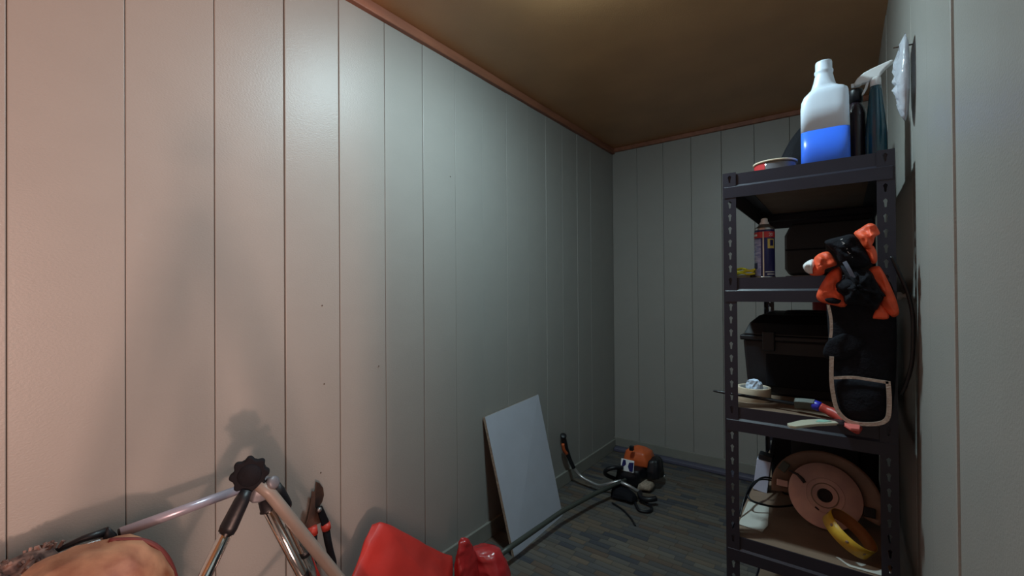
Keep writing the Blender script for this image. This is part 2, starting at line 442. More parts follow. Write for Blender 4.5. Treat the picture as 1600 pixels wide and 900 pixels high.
# ---------------------------------------------------------------- top shelf
def blue_bottle():
    c = Vector((-.0345, 1.545, ZT))
    t = tag(empty('plastic_bottle', c), 'translucent white plastic bottle half full of blue liquid, without cap', 'bottle')
    # z, left x, right x, half depth, roundness
    def sec(bm, z, xl, xr, d, e, n=32):
        cx = (xl+xr)/2; hx = (xr-xl)/2; out = []
        for k in range(n):
            a = 2*PI*k/n; ca, sa = math.cos(a), math.sin(a)
            out.append(bm.verts.new((cx+hx*math.copysign(abs(ca)**e, ca), d*math.copysign(abs(sa)**e, sa), z)))
        return out
    def loft(secs, cap0=True, cap1=True):
        bm = bmesh.new(); R = [sec(bm, *s) for s in secs]
        for a, b in zip(R, R[1:]):
            for k in range(len(a)): bm.faces.new((a[k], a[(k+1) % len(a)], b[(k+1) % len(a)], b[k]))
        if cap0: bm.faces.new(R[0])
        if cap1: bm.faces.new(R[-1][::-1])
        return bm
    L, Rr, D = -.059, .056, .036
    lev = .098
    obj('liquid', loft([(.0, L+.004, Rr-.004, D-.004, .45), (.004, L, Rr, D, .45), (lev, L, Rr-.001, D, .45)]), 'liquid', t, True)
    obj('shell', loft([(lev, L, Rr-.001, D, .45), (.165, L, Rr-.002, D, .45), (.186, L+.002, Rr-.002, D, .48), (.200, L+.008, Rr-.003, D-.001, .5), (.208, L+.016, Rr-.005, D-.002, .55), (.214, L+.021, Rr-.012, D-.005, .6), (.219, L+.025, Rr-.022, D-.009, .7),
                       (.226, L+.027, Rr-.030, .027, .8), (.240, L+.031, Rr-.034, .024, .9), (.256, L+.034, Rr-.037, .0215, 1), (.262, L+.036, Rr-.038, .0205, 1), (.266, L+.0335, Rr-.0365, .0225, 1), (.271, L+.0335, Rr-.0365, .0225, 1), (.275, L+.036, Rr-.039, .020, 1), (.293, L+.036, Rr-.039, .020, 1), (.297, L+.037, Rr-.040, .0195, 1)]), 'bottle', t, True)
blue_bottle()
def dark_bottle():
    t = tag(empty('dark_bottle', (.036, 1.625, ZT)), 'dark brown plastic bottle between the blue bottle and spray bottle', 'bottle')
    obj('body', lathe([(0, 0), (.022, 0), (.024, .004), (.024, .150), (.021, .170), (.014, .182), (.013, .190), (0, .190)]), 'darkglass', t, True)
    obj('cap', lathe([(0, .190), (.016, .190), (.0165, .222), (.015, .226), (0, .226)]), 'black', t, True)
dark_bottle()
def spray_bottle():
    t = tag(empty('spray_bottle', (.079, 1.60, ZT)), 'teal spray bottle with a white trigger head on the shelf top', 'bottle')
    obj('body', lathe([(0, 0), (.023, 0), (.025, .006), (.0245, .08), (.021, .13), (.0175, .165), (.0145, .20), (.013, .215), (0, .215)]), 'teal', t, True)
    obj('collar', lathe([(0, .212), (.0125, .212), (.0125, .236), (.010, .240), (0, .240)]), 'white', t, True)
    # head swept forward (towards the viewer's left): an arched profile extruded
    prof = [(-.047, .226), (-.047, .235), (-.040, .247), (-.026, .258), (-.008, .265), (.020, .273), (.034, .277), (.040, .272), (.022, .258), (.012, .246), (.010, .236), (-.010, .236), (-.016, .230), (-.030, .230), (-.034, .227)]
    obj('trigger_head', slab(prof, -.011, .011), 'white', t, bevel=.004, seg=3)
    obj('trigger', slab([(-.020, .231), (-.014, .231), (-.018, .215), (-.026, .200), (-.031, .197), (-.030, .203), (-.025, .214)], -.005, .005), 'white', t, bevel=.002)
    obj('nozzle', lathe([(0, 0), (.006, 0), (.006, .007), (0, .007)], (-.047, 0, .231), 12, axis=(-1, 0, 0)), 'white', t)
spray_bottle()
def round_tin():
    c = (-.162, 1.56, ZT)
    t = tag(empty('round_tin', c), 'shallow round tin with red and silver label at the shelf edge', 'tin')
    obj('body', lathe([(0, 0.001), (.055, .001), (.055, .030), (0, .030)], n=40), 'silver', t, True)
    obj('bottom_rim', lathe([(.054, 0), (.0575, 0), (.0575, .004), (.054, .004)], n=40, closed=True), 'alum', t, True)
    obj('top_rim', lathe([(.054, .030), (.0585, .029), (.0585, .034), (.054, .034)], n=40, closed=True), 'tape', t, True)
    obj('red_label', patch(.0556, (0, 0, 0), -170, -112, .005, .028), 'redtin', t, True)
    obj('grey_label', patch(.0556, (0, 0, 0), -108, -20, .005, .024), 'greym', t, True)
round_tin()
def black_bag():
    o = obj('soft_bag', hull([(-.225, 1.80, ZT), (.03, 1.80, ZT), (.03, 2.12, ZT), (-.225, 2.12, ZT), (-.185, 1.83, ZT+.12), (-.115, 1.83, ZT+.23), (.00, 1.84, ZT+.30), (.00, 2.06, ZT+.28), (-.145, 2.06, ZT+.17), (-.06, 1.95, ZT+.31)], 4, 2, .006, 9, 3), 'blackm', None, True)
    tag(o, 'rounded black soft bag behind the bottles on the shelf top', 'bag')
black_bag()
def hanging_packet():
    t = tag(empty('plastic_packet', (.130, 1.50, 1.690)), 'clear crinkled plastic packet hanging on the right wall', 'packet')
    ol = [(-.05, .165), (.0, .175), (.05, .17), (.055, .08), (.045, .02), (.03, -.02), (.01, -.035), (-.02, -.01), (-.045, .03), (-.05, .09)]
    bm = pillow(ol, 0, .0115, .010, .9, 5, freq=75)
    bmesh.ops.rotate(bm, verts=bm.verts[:], cent=(0, 0, 0), matrix=Matrix.Rotation(-PI/2, 3, 'Z'))
    obj('film', bm, 'film', t, True)
    bm = pillow([(-.03, .03), (.0, .045), (.035, .035), (.035, .01), (.0, .0), (-.03, .01)], 0, .005, .004, .4, 2)
    bmesh.ops.rotate(bm, verts=bm.verts[:], cent=(0, 0, 0), matrix=Matrix.Rotation(-PI/2, 3, 'Z'))
    obj('contents', bm, 'purple', t, True)
    obj('nail', T([(.0185, 0, .160), (-.020, 0, .163)], .0018, 6), 'nail', t)
hanging_packet()

# ---------------------------------------------------------------- second shelf
def text_on_can(s, size, r, a_mid, z, parent, m):
    cu = bpy.data.curves.new('lettering', 'FONT'); cu.body = s; cu.size = size; cu.align_x = 'CENTER'
    tmp = bpy.data.objects.new('tmp_text', cu); COL.objects.link(tmp)
    dg = bpy.context.evaluated_depsgraph_get(); me = bpy.data.meshes.new_from_object(tmp.evaluated_get(dg))
    bpy.data.objects.remove(tmp)
    for v in me.vertices:
        a = math.radians(a_mid)+v.co.x/r
        v.co = Vector((r*math.cos(a), r*math.sin(a), z+v.co.y))
    me.materials.clear(); me.materials.append(M[m])
    o = bpy.data.objects.new('lettering', me); COL.objects.link(o); o.parent = parent
def spray_can():
    r = .0275
    t = tag(empty('spray_can', (-.190, 1.545, Z2)), 'navy aerosol can with red band and pale label panel', 'can')
    obj('body', lathe([(0, 0), (.0262, 0), (r, .002), (r, .142), (.0262, .147), (0, .147)], n=40), 'canblue', t, True)
    obj('base_rim', lathe([(r-.002, 0), (r+.0012, 0), (r+.0012, .004), (r-.002, .004)], n=40, closed=True), 'silver', t, True)
    obj('shoulder', lathe([(.0268, .145), (.0278, .149), (.025, .153), (.019, .157), (.0155, .160), (.0155, .163), (0, .163)], n=32), 'silver', t, True)
    obj('nozzle', lathe([(.0135, .161), (.0125, .168), (.0095, .172), (.0088, .180), (.006, .182), (0, .182)], n=24), 'white', t, True)
    obj('red_band', patch(r+.0004, (0, 0, 0), -180, 180, .121, .139, 40), 'redtin', t, True)
    obj('pale_label', patch(r+.0004, (0, 0, 0), -185, -104, .006, .118, 16), 'canpale', t, True)
    obj('seam_stripe', patch(r+.0006, (0, 0, 0), -93, -86, .004, .139, 3), 'tape', t, True)
    obj('yellow_shield', patch(r+.0004, (0, 0, 0), -66, -22, .088, .117, 8), 'yelprint', t, True)
    obj('shield_mark', patch(r+.0007, (0, 0, 0), -52, -30, .096, .114, 6), 'canblue', t, True)
    bm = patch(r+.0004, (0, 0, 0), -80, -20, .017, .019, 8); patch(r+.0004, (0, 0, 0), -70, -20, .010, .012, 8, bm)
    obj('fine_print', bm, 'whiteprint', t, True)
    obj('blue_block', patch(r+.0008, (0, 0, 0), -160, -125, .028, .045, 6), 'canblue', t, True)
    text_on_can('20', .013, r+.0010, -47, .1255, t, 'whiteprint')
    bm = patch(r+.0010, (0, 0, 0), -165, -125, .1265, .1325, 6); obj('band_print', bm, 'whiteprint', t, True)
spray_can()
def yellow_strap():
    t = tag(empty('ratchet_strap', (-.232, 1.55, Z2)), 'folded bright yellow strap on a white and black block', 'strap')
    obj('white_block', B(-.036, .004, -.018, .02, 0, .010), 'cream', t, bevel=.002)
    obj('black_buckle', B(.004, .020, -.019, .018, 0, .014), 'black', t, bevel=.002)
    for i, (z, dx, a) in enumerate(((.013, 0, .03), (.019, -.003, -.12), (.026, .002, .08))):
        pts = smoothpath([(-.037+dx, -.012, z), (-.02+dx, -.014, z+.003+a*.02), (.0+dx, -.014, z-a*.03), (.018+dx, -.012, z+.001)], 5)
        obj('fold', ribbon(pts, .006, .030, (0, -1, 0)), 'yellow', t, bevel=.0015)
yellow_strap()
def black_case():
    t = tag(empty('tool_case', (-.03, 2.15, Z2)), 'black hard case at the back of the second shelf', 'case')
    ol = [(-.153, .045), (-.138, .02), (.12, .02), (.125, .035), (.125, .21), (.11, .222), (-.13, .222), (-.153, .175)]
    obj('body', slab(ol, -.10, .10), 'black', t, bevel=.008)
    for x in (-.09, .09): obj('foot', B(x-.015, x+.015, -.08, .08, 0, .022), 'black', t)
    obj('latch', B(-.02, .02, -.108, -.098, .10, .135), 'black', t, bevel=.003)
    obj('seam', B(-.150, .124, -.103, -.100, .116, .122), 'blackm', t)
black_case()
tag(obj('wire', T(smoothpath([(-.14, 1.60, Z2+.004), (-.10, 1.585, Z2+.005), (-.06, 1.60, Z2+.004), (-.03, 1.63, Z2+.003)], 5), .0022, 8), 'greym', None, True), 'thin grey wire lying behind the aerosol can', 'wire')

# ---------------------------------------------------------------- harness and apron hung on the shelf front
def harness():
    t = tag(empty('safety_harness', (.0, 1.43, 1.15)), 'orange and black safety harness bundled on the shelf front', 'harness')
    off = Vector((0, -1.43, -1.15))
    def p(name, ol, y, f, b, wr, seed, m, freq=62):
        bm = pillow(ol, y, f, b, wr, seed, freq=freq)
        bmesh.ops.translate(bm, verts=bm.verts[:], vec=off)
        return obj(name, bm, m, t, True)
    p('orange_pad', [(0.024,1.376),(0.037,1.387),(0.053,1.398),(0.066,1.394),(0.072,1.382),(0.075,1.370),(0.066,1.363),(0.063,1.351),(0.059,1.341),(0.057,1.330),(0.046,1.333),(0.040,1.341),(0.034,1.358)], 1.425, .018, .014, 1.0, 1, 'orange')
    p('orange_pad', [(.046,1.338),(.060,1.343),(.067,1.331),(.070,1.314),(.068,1.299),(.060,1.297),(.054,1.306),(.049,1.322)], 1.428, .014, .010, .5, 8, 'orange')
    p('orange_pad', [(-0.060,1.317),(-0.047,1.329),(-0.030,1.332),(-0.020,1.320),(-0.011,1.301),(-0.016,1.294),(-0.036,1.286),(-0.039,1.274),(-0.054,1.269),(-0.070,1.273),(-0.068,1.287),(-0.061,1.301)], 1.425, .016, .012, 1.1, 2, 'orange')
    p('reflective_end', [(-0.086,1.297),(-0.076,1.309),(-0.062,1.314),(-0.056,1.301),(-0.062,1.287),(-0.064,1.273),(-0.079,1.280)], 1.430, .014, .012, 1.2, 3, 'white')
    p('orange_strap', [(-0.007,1.292),(0.000,1.268),(-0.004,1.240),(-0.002,1.222),(0.010,1.208),(0.004,1.187),(-0.023,1.192),(-0.049,1.201),(-0.057,1.215),(-0.051,1.236),(-0.039,1.261),(-0.028,1.279)], 1.437, .012, .010, .8, 4, 'orange')
    p('orange_strap', [(0.053,1.283),(0.071,1.291),(0.079,1.282),(0.091,1.252),(0.104,1.212),(0.110,1.182),(0.108,1.169),(0.098,1.164),(0.088,1.175),(0.075,1.195),(0.081,1.215),(0.066,1.249)], 1.437, .012, .010, .6, 5, 'orange')
    p('orange_strap', [(0.076,1.200),(0.091,1.172),(0.088,1.158),(0.065,1.158),(0.060,1.162),(0.065,1.178)], 1.442, .010, .008, .3, 6, 'orange')
    p('black_belt', [(-0.035,1.361),(-0.001,1.370),(0.021,1.373),(0.034,1.355),(0.050,1.323),(0.057,1.299),(0.039,1.286),(0.017,1.287),(-0.004,1.301),(-0.015,1.326),(-0.032,1.348)], 1.422, .022, .020, .5, 7, 'navy')
    p('black_webbing', [(-0.004,1.295),(0.028,1.287),(0.055,1.279),(0.065,1.259),(0.080,1.219),(0.075,1.199),(0.064,1.179),(0.038,1.192),(0.006,1.195),(0.000,1.216),(-0.014,1.229),(-0.011,1.247),(0.004,1.267)], 1.428, .028, .014, .9, 9, 'navy')
    p('black_fold', [(-.012,1.250),(.020,1.262),(.060,1.245),(.085,1.215),(.060,1.222),(.020,1.222),(-.010,1.232)], 1.412, .016, .012, .8, 11, 'navy')
    p('black_hole', [(-.038,1.208),(-.02,1.212),(-.004,1.206),(-.010,1.196),(-.030,1.198)], 1.424, .004, .004, .3, 12, 'navy')
    bm = ribbon([Vector(q)+off for q in smoothpath([(.004, 1.394, 1.303), (.012, 1.391, 1.285), (.022, 1.392, 1.261)], 4)], .009, .002); obj('grey_strap', bm, 'greystrap', t)
    # worn white lettering along the belt: short illegible strokes
    bm = bmesh.new()
    for i, (x, z) in enumerate([(-.001,1.358),(.0012,1.352),(.003,1.346),(.006,1.340),(.009,1.333),(.012,1.327),(.015,1.321),(.019,1.315)]):
        l = .0045 if i < 3 else .0028
        sweep(bm, [(x-l/2, -.0345-.002*(i < 3), z+.001-1.15), (x+l/2, -.0345-.002*(i < 3), z+.0025*(-1)**i-1.15)], .0007, 6)
    obj('belt_lettering', bm, 'whiteprint', t)
harness()
def apron():
    t = tag(empty('work_apron', (0, 1.45, .88)), 'black work apron with beige edge binding hanging from the shelf', 'apron')
    off = Vector((0, -1.45, -.88))
    def p(name, ol, y, f, b, wr, seed, m, **k):
        bm = pillow(ol, y, f, b, wr, seed, **k); bmesh.ops.translate(bm, verts=bm.verts[:], vec=off); return obj(name, bm, m, t, True)
    p('cloth', [(-.030,1.25),(.05,1.262),(0.096,1.25),(0.106,1.165),(0.104,1.018),(0.095,0.920),(0.084,0.902),(0.040,0.890),(0.002,0.894),(-0.018,0.915),(-0.028,0.967),(-0.031,1.052),(-0.036,1.080),(-0.032,1.107)], 1.455, .012, .012, .35, 21, 'navy', freq=18, rings=9)
    p('fold', [(-.044,1.068),(-.03,1.10),(0.01,1.12),(.05,1.10),(.02,1.06),(-.02,1.045),(-.038,1.052)], 1.442, .006, .006, .5, 23, 'navy')
    p('pocket', [(-.022,1.000),(.035,1.003),(.086,1.000),(.088,.965),(.085,.922),(.074,.906),(.05,.897),(.02,.896),(.0,.904),(-.012,.925),(-.020,.955)], 1.440, .010, .008, .3, 22, 'navy', freq=18)
    def b(pts, w=.0085): obj('binding', ribbon([Vector((x, 1.428-.0*i, z))+off for i, (x, z) in enumerate((q.x, q.z) for q in smoothpath([(a, 0, c) for a, c in pts], 5))], w, .003), 'beige', t)
    b([(-0.031,1.193),(-0.026,1.161),(-0.025,1.130),(-0.027,1.107)], .007)
    b([(-0.025,1.058),(-0.026,0.999),(-0.022,0.954),(-0.014,0.920),(0.002,0.899),(0.023,0.892),(0.054,0.895),(0.077,0.904),(0.087,0.922),(0.089,0.965),(0.087,1.006)], .0095)
    b([(-0.021,1.002),(0.017,1.008),(0.052,1.006),(0.088,1.003)], .007)
apron()
tag(obj('hanging_cord', T(smoothpath([(.098, 1.455, 1.315), (.113, 1.452, 1.27), (.127, 1.45, 1.225), (.136, 1.452, 1.17), (.137, 1.455, 1.11), (.134, 1.46, 1.05), (.124, 1.465, 1.00), (.113, 1.468, .97)], 5), .0045, 10), 'black', None, True), 'black cord looping from the shelf post beside the harness', 'cord')
t = tag(empty('wall_hook', (.148, 1.69, 1.213)), 'small white peg on the right wall behind the shelf post', 'hook')
obj('peg', lathe([(.006, -.004), (.006, .010), (.011, .014), (.012, .022), (.009, .027), (0, .028)], (0, 0, 0), 16, axis=(-1, 0, 0)), 'white', t, True)
obj('plate', lathe([(0, -.003), (.014, -.003), (.014, .0005), (0, .001)], (0, 0, 0), 16, axis=(-1, 0, 0)), 'white', t)

# ---------------------------------------------------------------- third shelf
def toolbox():
    t = tag(empty('toolbox', (-.10, 1.90, Z3)), 'large black plastic toolbox with a stepped lid on the shelf', 'toolbox')
    bm = bmesh.new()
    a = [bm.verts.new((x, y, 0)) for x, y in ((-.165, -.185), (.165, -.185), (.165, .30), (-.165, .30))]
    b = [bm.verts.new((x, y, .185)) for x, y in ((-.178, -.195), (.175, -.195), (.175, .31), (-.178, .31))]
    bm.faces.new(a); bm.faces.new(b)
    for i in range(4): bm.faces.new((a[i], a[(i+1) % 4], b[(i+1) % 4], b[i]))
    obj('body', bm, 'black', t, bevel=.008)
    obj('rim', B(-.187, .180, -.203, .318, .183, .200), 'black', t, bevel=.004)
    bm = bmesh.new()
    a = [bm.verts.new((x, y, .200)) for x, y in ((-.178, -.196), (.174, -.196), (.174, .31), (-.178, .31))]
    b = [bm.verts.new((x, y, .240)) for x, y in ((-.160, -.178), (.160, -.178), (.160, .295), (-.160, .295))]
    c = [bm.verts.new((x, y, .266)) for x, y in ((-.135, -.130), (.140, -.130), (.140, .26), (-.135, .26))]
    for p, q in ((a, b), (b, c)):
        for i in range(4): bm.faces.new((p[i], p[(i+1) % 4], q[(i+1) % 4], q[i]))
    bm.faces.new(a); bm.faces.new(c)
    obj('lid', bm, 'black', t, bevel=.006)
    for x in (-.10, .10):
        obj('latch', B(x-.018, x+.018, -.212, -.196, .150, .215), 'black', t, bevel=.003)
    obj('handle', T(smoothpath([(-.07, .06, .262), (-.065, .06, .268), (.0, .06, .270), (.065, .06, .268), (.07, .06, .262)], 4), .008, 8), 'black', t, True)
    obj('front_panel', B(-.11, .11, -.1945, -.18, .03, .14), 'blackm', t, bevel=.004)
toolbox()
o = tag(empty('red_canister', (-.05, 2.29, Z3)), 'dark red canister standing behind the black toolbox', 'canister')
obj('body', lathe([(0, 0), (.052, 0), (.055, .006), (.055, .30), (.05, .31), (0, .31)]), 'redtin', o, True); obj('lid', lathe([(0, .31), (.045, .31), (.045, .325), (0, .327)]), 'black', o, True)
def tape_roll():
    t = tag(empty('tape_roll', (-.234, 1.617, Z3)), 'roll of cream masking tape with crumpled paper inside', 'tape')
    R = .049
    obj('tape', lathe([(R-.008, 0), (R, 0), (R, .041), (R-.008, .041)], n=48, closed=True), 'tape', t, True, bevel=.0008)
    obj('core', lathe([(R-.012, .001), (R-.0082, .001), (R-.0082, .040), (R-.012, .040)], n=48, closed=True), 'tapecore', t, True)
    obj('crumpled_paper', hull([(-.012, -.03, .010), (.022, -.028, .012), (.026, .01, .012), (-.018, .006, .012), (-.020, -.026, .070), (.024, -.024, .068), (.018, .004, .055), (-.010, .008, .050), (.006, -.010, .066)], 3, 1, .004, 60, 4, .6), 'paper', t)
tape_roll()
def long_tool():
    t = tag(empty('long_file', (-.06, 1.5, Z3)), 'long dark tool with red handle and blue collar across the shelf', 'tool')
    o = Vector((.06, -1.5, -Z3))
    obj('shaft', T([Vector(p)+o for p in ((-.340, 1.545, .906), (-.325, 1.545, .9055), (-.20, 1.532, .903), (-.10, 1.512, .903))], [.003, .0055, .006, .006], 10, flat=.8), 'black', t, True)
    obj('blade', ribbon([Vector(p)+o for p in ((-.115, 1.515, .905), (-.09, 1.51, .908), (-.066, 1.502, .910))], .016, .030, (0, -.6, .8)), 'greygreen', t, bevel=.002)
    obj('collar', T([Vector(p)+o for p in ((-.072, 1.503, .9105), (-.068, 1.502, .9105), (-.055, 1.497, .908), (-.051, 1.495, .907))], [.010, .0135, .0135, .011], 14), 'bluef', t, True)
    obj('handle', T([Vector(p)+o for p in smoothpath([(-.053, 1.496, .908), (-.035, 1.492, .901), (-.012, 1.480, .893), (.012, 1.462, .877), (.034, 1.455, .867)], 4)], [.0115]*5+[.0135]*6+[.0125]*5+[.009], 14), 'redh', t, True)
long_tool()
def cutter():
    t = tag(empty('utility_knife', (-.05, 1.43, Z3)), 'cream and coral utility knife overhanging the shelf edge', 'knife')
    o = Vector((.05, -1.43, -Z3)); z = .8835
    def pl(name, pts, h, m, zz=z): 
        obj(name, prism([(x+.05, y-1.43) for x, y in pts], zz-Z3, zz-Z3+h), m, t, bevel=.0015)
    pl('handle', [(-.118,1.335),(-.112,1.318),(-.098,1.318),(-.055,1.375),(-.012,1.415),(-.020,1.432),(-.055,1.428),(-.092,1.390)], .007, 'cream')
    pl('inlay', [(-.060,1.388),(-.040,1.400),(-.026,1.418),(-.040,1.424),(-.055,1.415)], .0015, 'mint', z+.007)
    pl('blade', [(-.020,1.409),(.006,1.424),(.004,1.440),(-.030,1.427)], .004, 'black')
    pl('grip', [(.000,1.408),(.012,1.382),(.030,1.388),(.032,1.425),(.016,1.445),(.0,1.440)], .006, 'coral')
    pl('tail', [(-.050,1.420),(-.02,1.43),(.01,1.44),(.03,1.475),(.02,1.485),(-.03,1.455),(-.06,1.44)], .005, 'black')
cutter()

# ---------------------------------------------------------------- fourth shelf
def cutting_wheel():
    c = Vector((-.052, 1.715, Z4+.092)); n = Vector((.13, -.88, .46)).normalized()
    t = tag(empty('cutting_wheel', c), 'coppery round cutting wheel with brown guard leaning on the shelf', 'wheel')
    obj('disc', lathe([(.020, -.002), (.097, -.002), (.098, 0), (.097, .002), (.020, .002)], (0, 0, 0), 56, axis=n, closed=True), 'copper', t, True, bevel=.0006)
    obj('hub_ring', lathe([(.034, .002), (.037, .002), (.037, .0035), (.034, .0035)], (0, 0, 0), 40, axis=n, closed=True), 'guard', t, True)
    obj('hub_ring', lathe([(.050, .002), (.052, .002), (.052, .003), (.050, .003)], (0, 0, 0), 40, axis=n, closed=True), 'copper', t, True)
    obj('bore', lathe([(.0205, -.006), (.0205, .0025), (.016, .0025), (.016, -.006)], (0, 0, 0), 32, axis=n, closed=True), 'dark', t, True)
    obj('bore_plug', lathe([(0, -.007), (.0205, -.007), (.0205, -.004), (0, -.004)], (0, 0, 0), 32, axis=n), 'dark', t)
    # upper guard: sector of a larger dished plate behind the disc
    x = Vector((1, 0, 0)); x = (x-n*x.dot(n)).normalized(); y = n.cross(x); y = y if y.z > 0 else -y
    bm = bmesh.new(); grid = []
    for i in range(33):
        a = math.radians(-22+i*(212/32)); row = []
        for r, h in ((.060, -.012), (.138, -.012), (.146, -.006), (.146, -.010), (.138, -.016), (.060, -.016)):
            row.append(bm.verts.new(x*math.cos(a)*r*1.0+y*math.sin(a)*r*.92+n*h+y*.002))
        grid.append(row)
    for a, b in zip(grid, grid[1:]):
        for k in range(6): bm.faces.new((a[k], a[(k+1) % 6], b[(k+1) % 6], b[k]))
    bm.faces.new(grid[0]); bm.faces.new(grid[-1][::-1])
    obj('guard', bm, 'guard', t, True)
    def bar(name, pts, r, m): obj(name, T([x*a+y*b+n*h for a, b, h in pts], r, 8), m, t, True)
    bar('lever', [(-.098, .052, .006), (-.075, .045, .008), (-.060, .032, .008), (-.054, .024, .007)], [.003, .004, .006, .005], 'dark')
    bar('slot', [(-.025, -.040, .0025), (-.015, -.047, .0025)], .0025, 'dark')
    bm = B(-.016, .016, -.010, .010, -.004, .004, T=Matrix((x, y, n)).transposed().to_4x4() @ Matrix.Translation((-.115, .008, 0)))
    obj('clamp_block', bm, 'copper', t, bevel=.002)
    bm = B(-.012, .012, -.016, .016, -.004, .004, T=Matrix((x, y, n)).transposed().to_4x4() @ Matrix.Translation((-.112, .062, -.006)) @ Matrix.Rotation(-.5, 4, 'Z'))
    obj('dark_plate', bm, 'greygreen', t, bevel=.002)
    bm = B(-.014, .014, -.014, .014, -.004, .004, T=Matrix((x, y, n)).transposed().to_4x4() @ Matrix.Translation((.112, -.018, -.004)))
    obj('bracket', bm, 'black', t, bevel=.002)
cutting_wheel()
def yellow_ring():
    n = Vector((.592, -.063, .805)).normalized(); c = Vector((.008, 1.555, Z4+.064))
    t = tag(empty('yellow_ring', c), 'yellow plastic band ring leaning against the cutting wheel', 'ring')
    R = .063; Wd = .017
    obj('band', lathe([(R-.0012, -Wd), (R, -Wd), (R, Wd), (R-.0012, Wd)], (0, 0, 0), 56, axis=n, closed=True), 'ring', t, True)
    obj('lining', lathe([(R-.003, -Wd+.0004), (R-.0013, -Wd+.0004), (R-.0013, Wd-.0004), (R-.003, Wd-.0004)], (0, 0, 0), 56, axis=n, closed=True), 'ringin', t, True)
    u, v = frame(n)
    for a in (0, 45, 90, 135, 180, 225, 270, 315):
        d = u*math.cos(math.radians(a))+v*math.sin(math.radians(a))
        obj('rivet', lathe([(0, .0012), (.003, .0010), (.0042, 0), (0, 0)], d*R+n*.002*math.cos(a), 10, axis=d), 'guard', t, True)
yellow_ring()
t = tag(empty('pale_carton', (-.247, 1.875, Z4)), 'small pale blue carton with a dark lid behind the cables', 'carton')
obj('box', B(-.028, .018, -.02, .02, 0, .118, T=Matrix.Rotation(.12, 4, 'Y')), 'carton', t, bevel=.002); obj('lid', B(-.024, .022, -.022, .022, .118, .138, T=Matrix.Rotation(.12, 4, 'Y')), 'black', t, bevel=.003)
def machine_case():
    t = tag(empty('machine_case', (-.06, 2.12, Z4)), 'bulky black machine housing at the back of the fourth shelf', 'machine')
    obj('housing', slab([(-.165, .0), (.15, .0), (.155, .20), (.13, .255), (-.13, .255), (-.155, .215), (-.172, .12)], -.16, .20), 'blackm', t, bevel=.012)
    obj('front_plate', B(-.10, .10, -.168, -.158, .05, .18), 'black', t, bevel=.003)
    obj('carry_handle', T(smoothpath([(-.09, .0, .25), (-.08, .0, .29), (.08, .0, .29), (.09, .0, .25)], 4), .009, 8), 'black', t, True)
machine_case()
tag(obj('power_cable', T(smoothpath([(-.20, 1.95, Z4+.02), (-.235, 1.80, Z4+.075), (-.262, 1.70, Z4+.060), (-.255, 1.66, Z4+.045), (-.215, 1.68, Z4+.030), (-.175, 1.72, Z4+.02), (-.13, 1.80, Z4+.012), (-.12, 1.9, Z4+.006)], 6), .0035, 8), 'black', None, True), 'black power cable looped left of the cutting wheel', 'cable')
tag(obj('thin_cable', T(smoothpath([(-.275, 1.60, Z4+.006), (-.268, 1.66, Z4+.055), (-.25, 1.76, Z4+.074), (-.20, 1.80, Z4+.070), (-.175, 1.82, Z4+.03), (-.16, 1.88, Z4+.005)], 6), .0028, 8), 'black', None, True), 'thin black cable arching to the shelf corner', 'cable')
tag(obj('paper_sheet', prism([(-.272, 1.555), (-.205, 1.548), (-.196, 1.60), (-.210, 1.75), (-.273, 1.74)], Z4+.0012, Z4+.0030), 'sheet'), 'creased pale paper sheet on the shelf under the cables', 'paper')
tag(obj('paper_note', prism([(-.022, 1.522), (.006, 1.490), (.09, 1.492), (.092, 1.522), (.04, 1.526)], Z4+.0012, Z4+.0032), 'sheet'), 'pale paper strip under the yellow ring', 'paper')

# ================================================================== FLOOR AND LEFT WALL THINGS
def white_board():
    t = tag(empty('board_panel', (-1.24, 1.89, 0)), 'white melamine board leaning against the left wall', 'board')
    bl, br = Vector((-1.232, 1.655, .0)), Vector((-1.246, 2.120, .0)); tl, tr = Vector((-1.413, 1.665, .617)), Vector((-1.413, 2.140, .637))
    n = (br-bl).cross(tl-bl).normalized(); n = n if n.x > 0 else -n
    o = Vector((1.24, -1.89, 0)); th = .015
    def q(bm, off, d):
        return [bm.verts.new(p+o-n*(off)) for p in (bl, br, tr, tl)]
    bm = bmesh.new(); a = q(bm, 0.0, 0); b = q(bm, .0015, 0)
    bm.faces.new(a); bm.faces.new(b[::-1])
    for i in range(4): bm.faces.new((a[i], a[(i+1) % 4], b[(i+1) % 4], b[i]))
    obj('face', bm, 'board', t)
    bm = bmesh.new(); a = q(bm, .0015, 0); b = q(bm, th, 0)
    bm.faces.new(a); bm.faces.new(b[::-1])
    for i in range(4): bm.faces.new((a[i], a[(i+1) % 4], b[(i+1) % 4], b[i]))
    obj('core', bm, 'boardedge', t)
white_board()
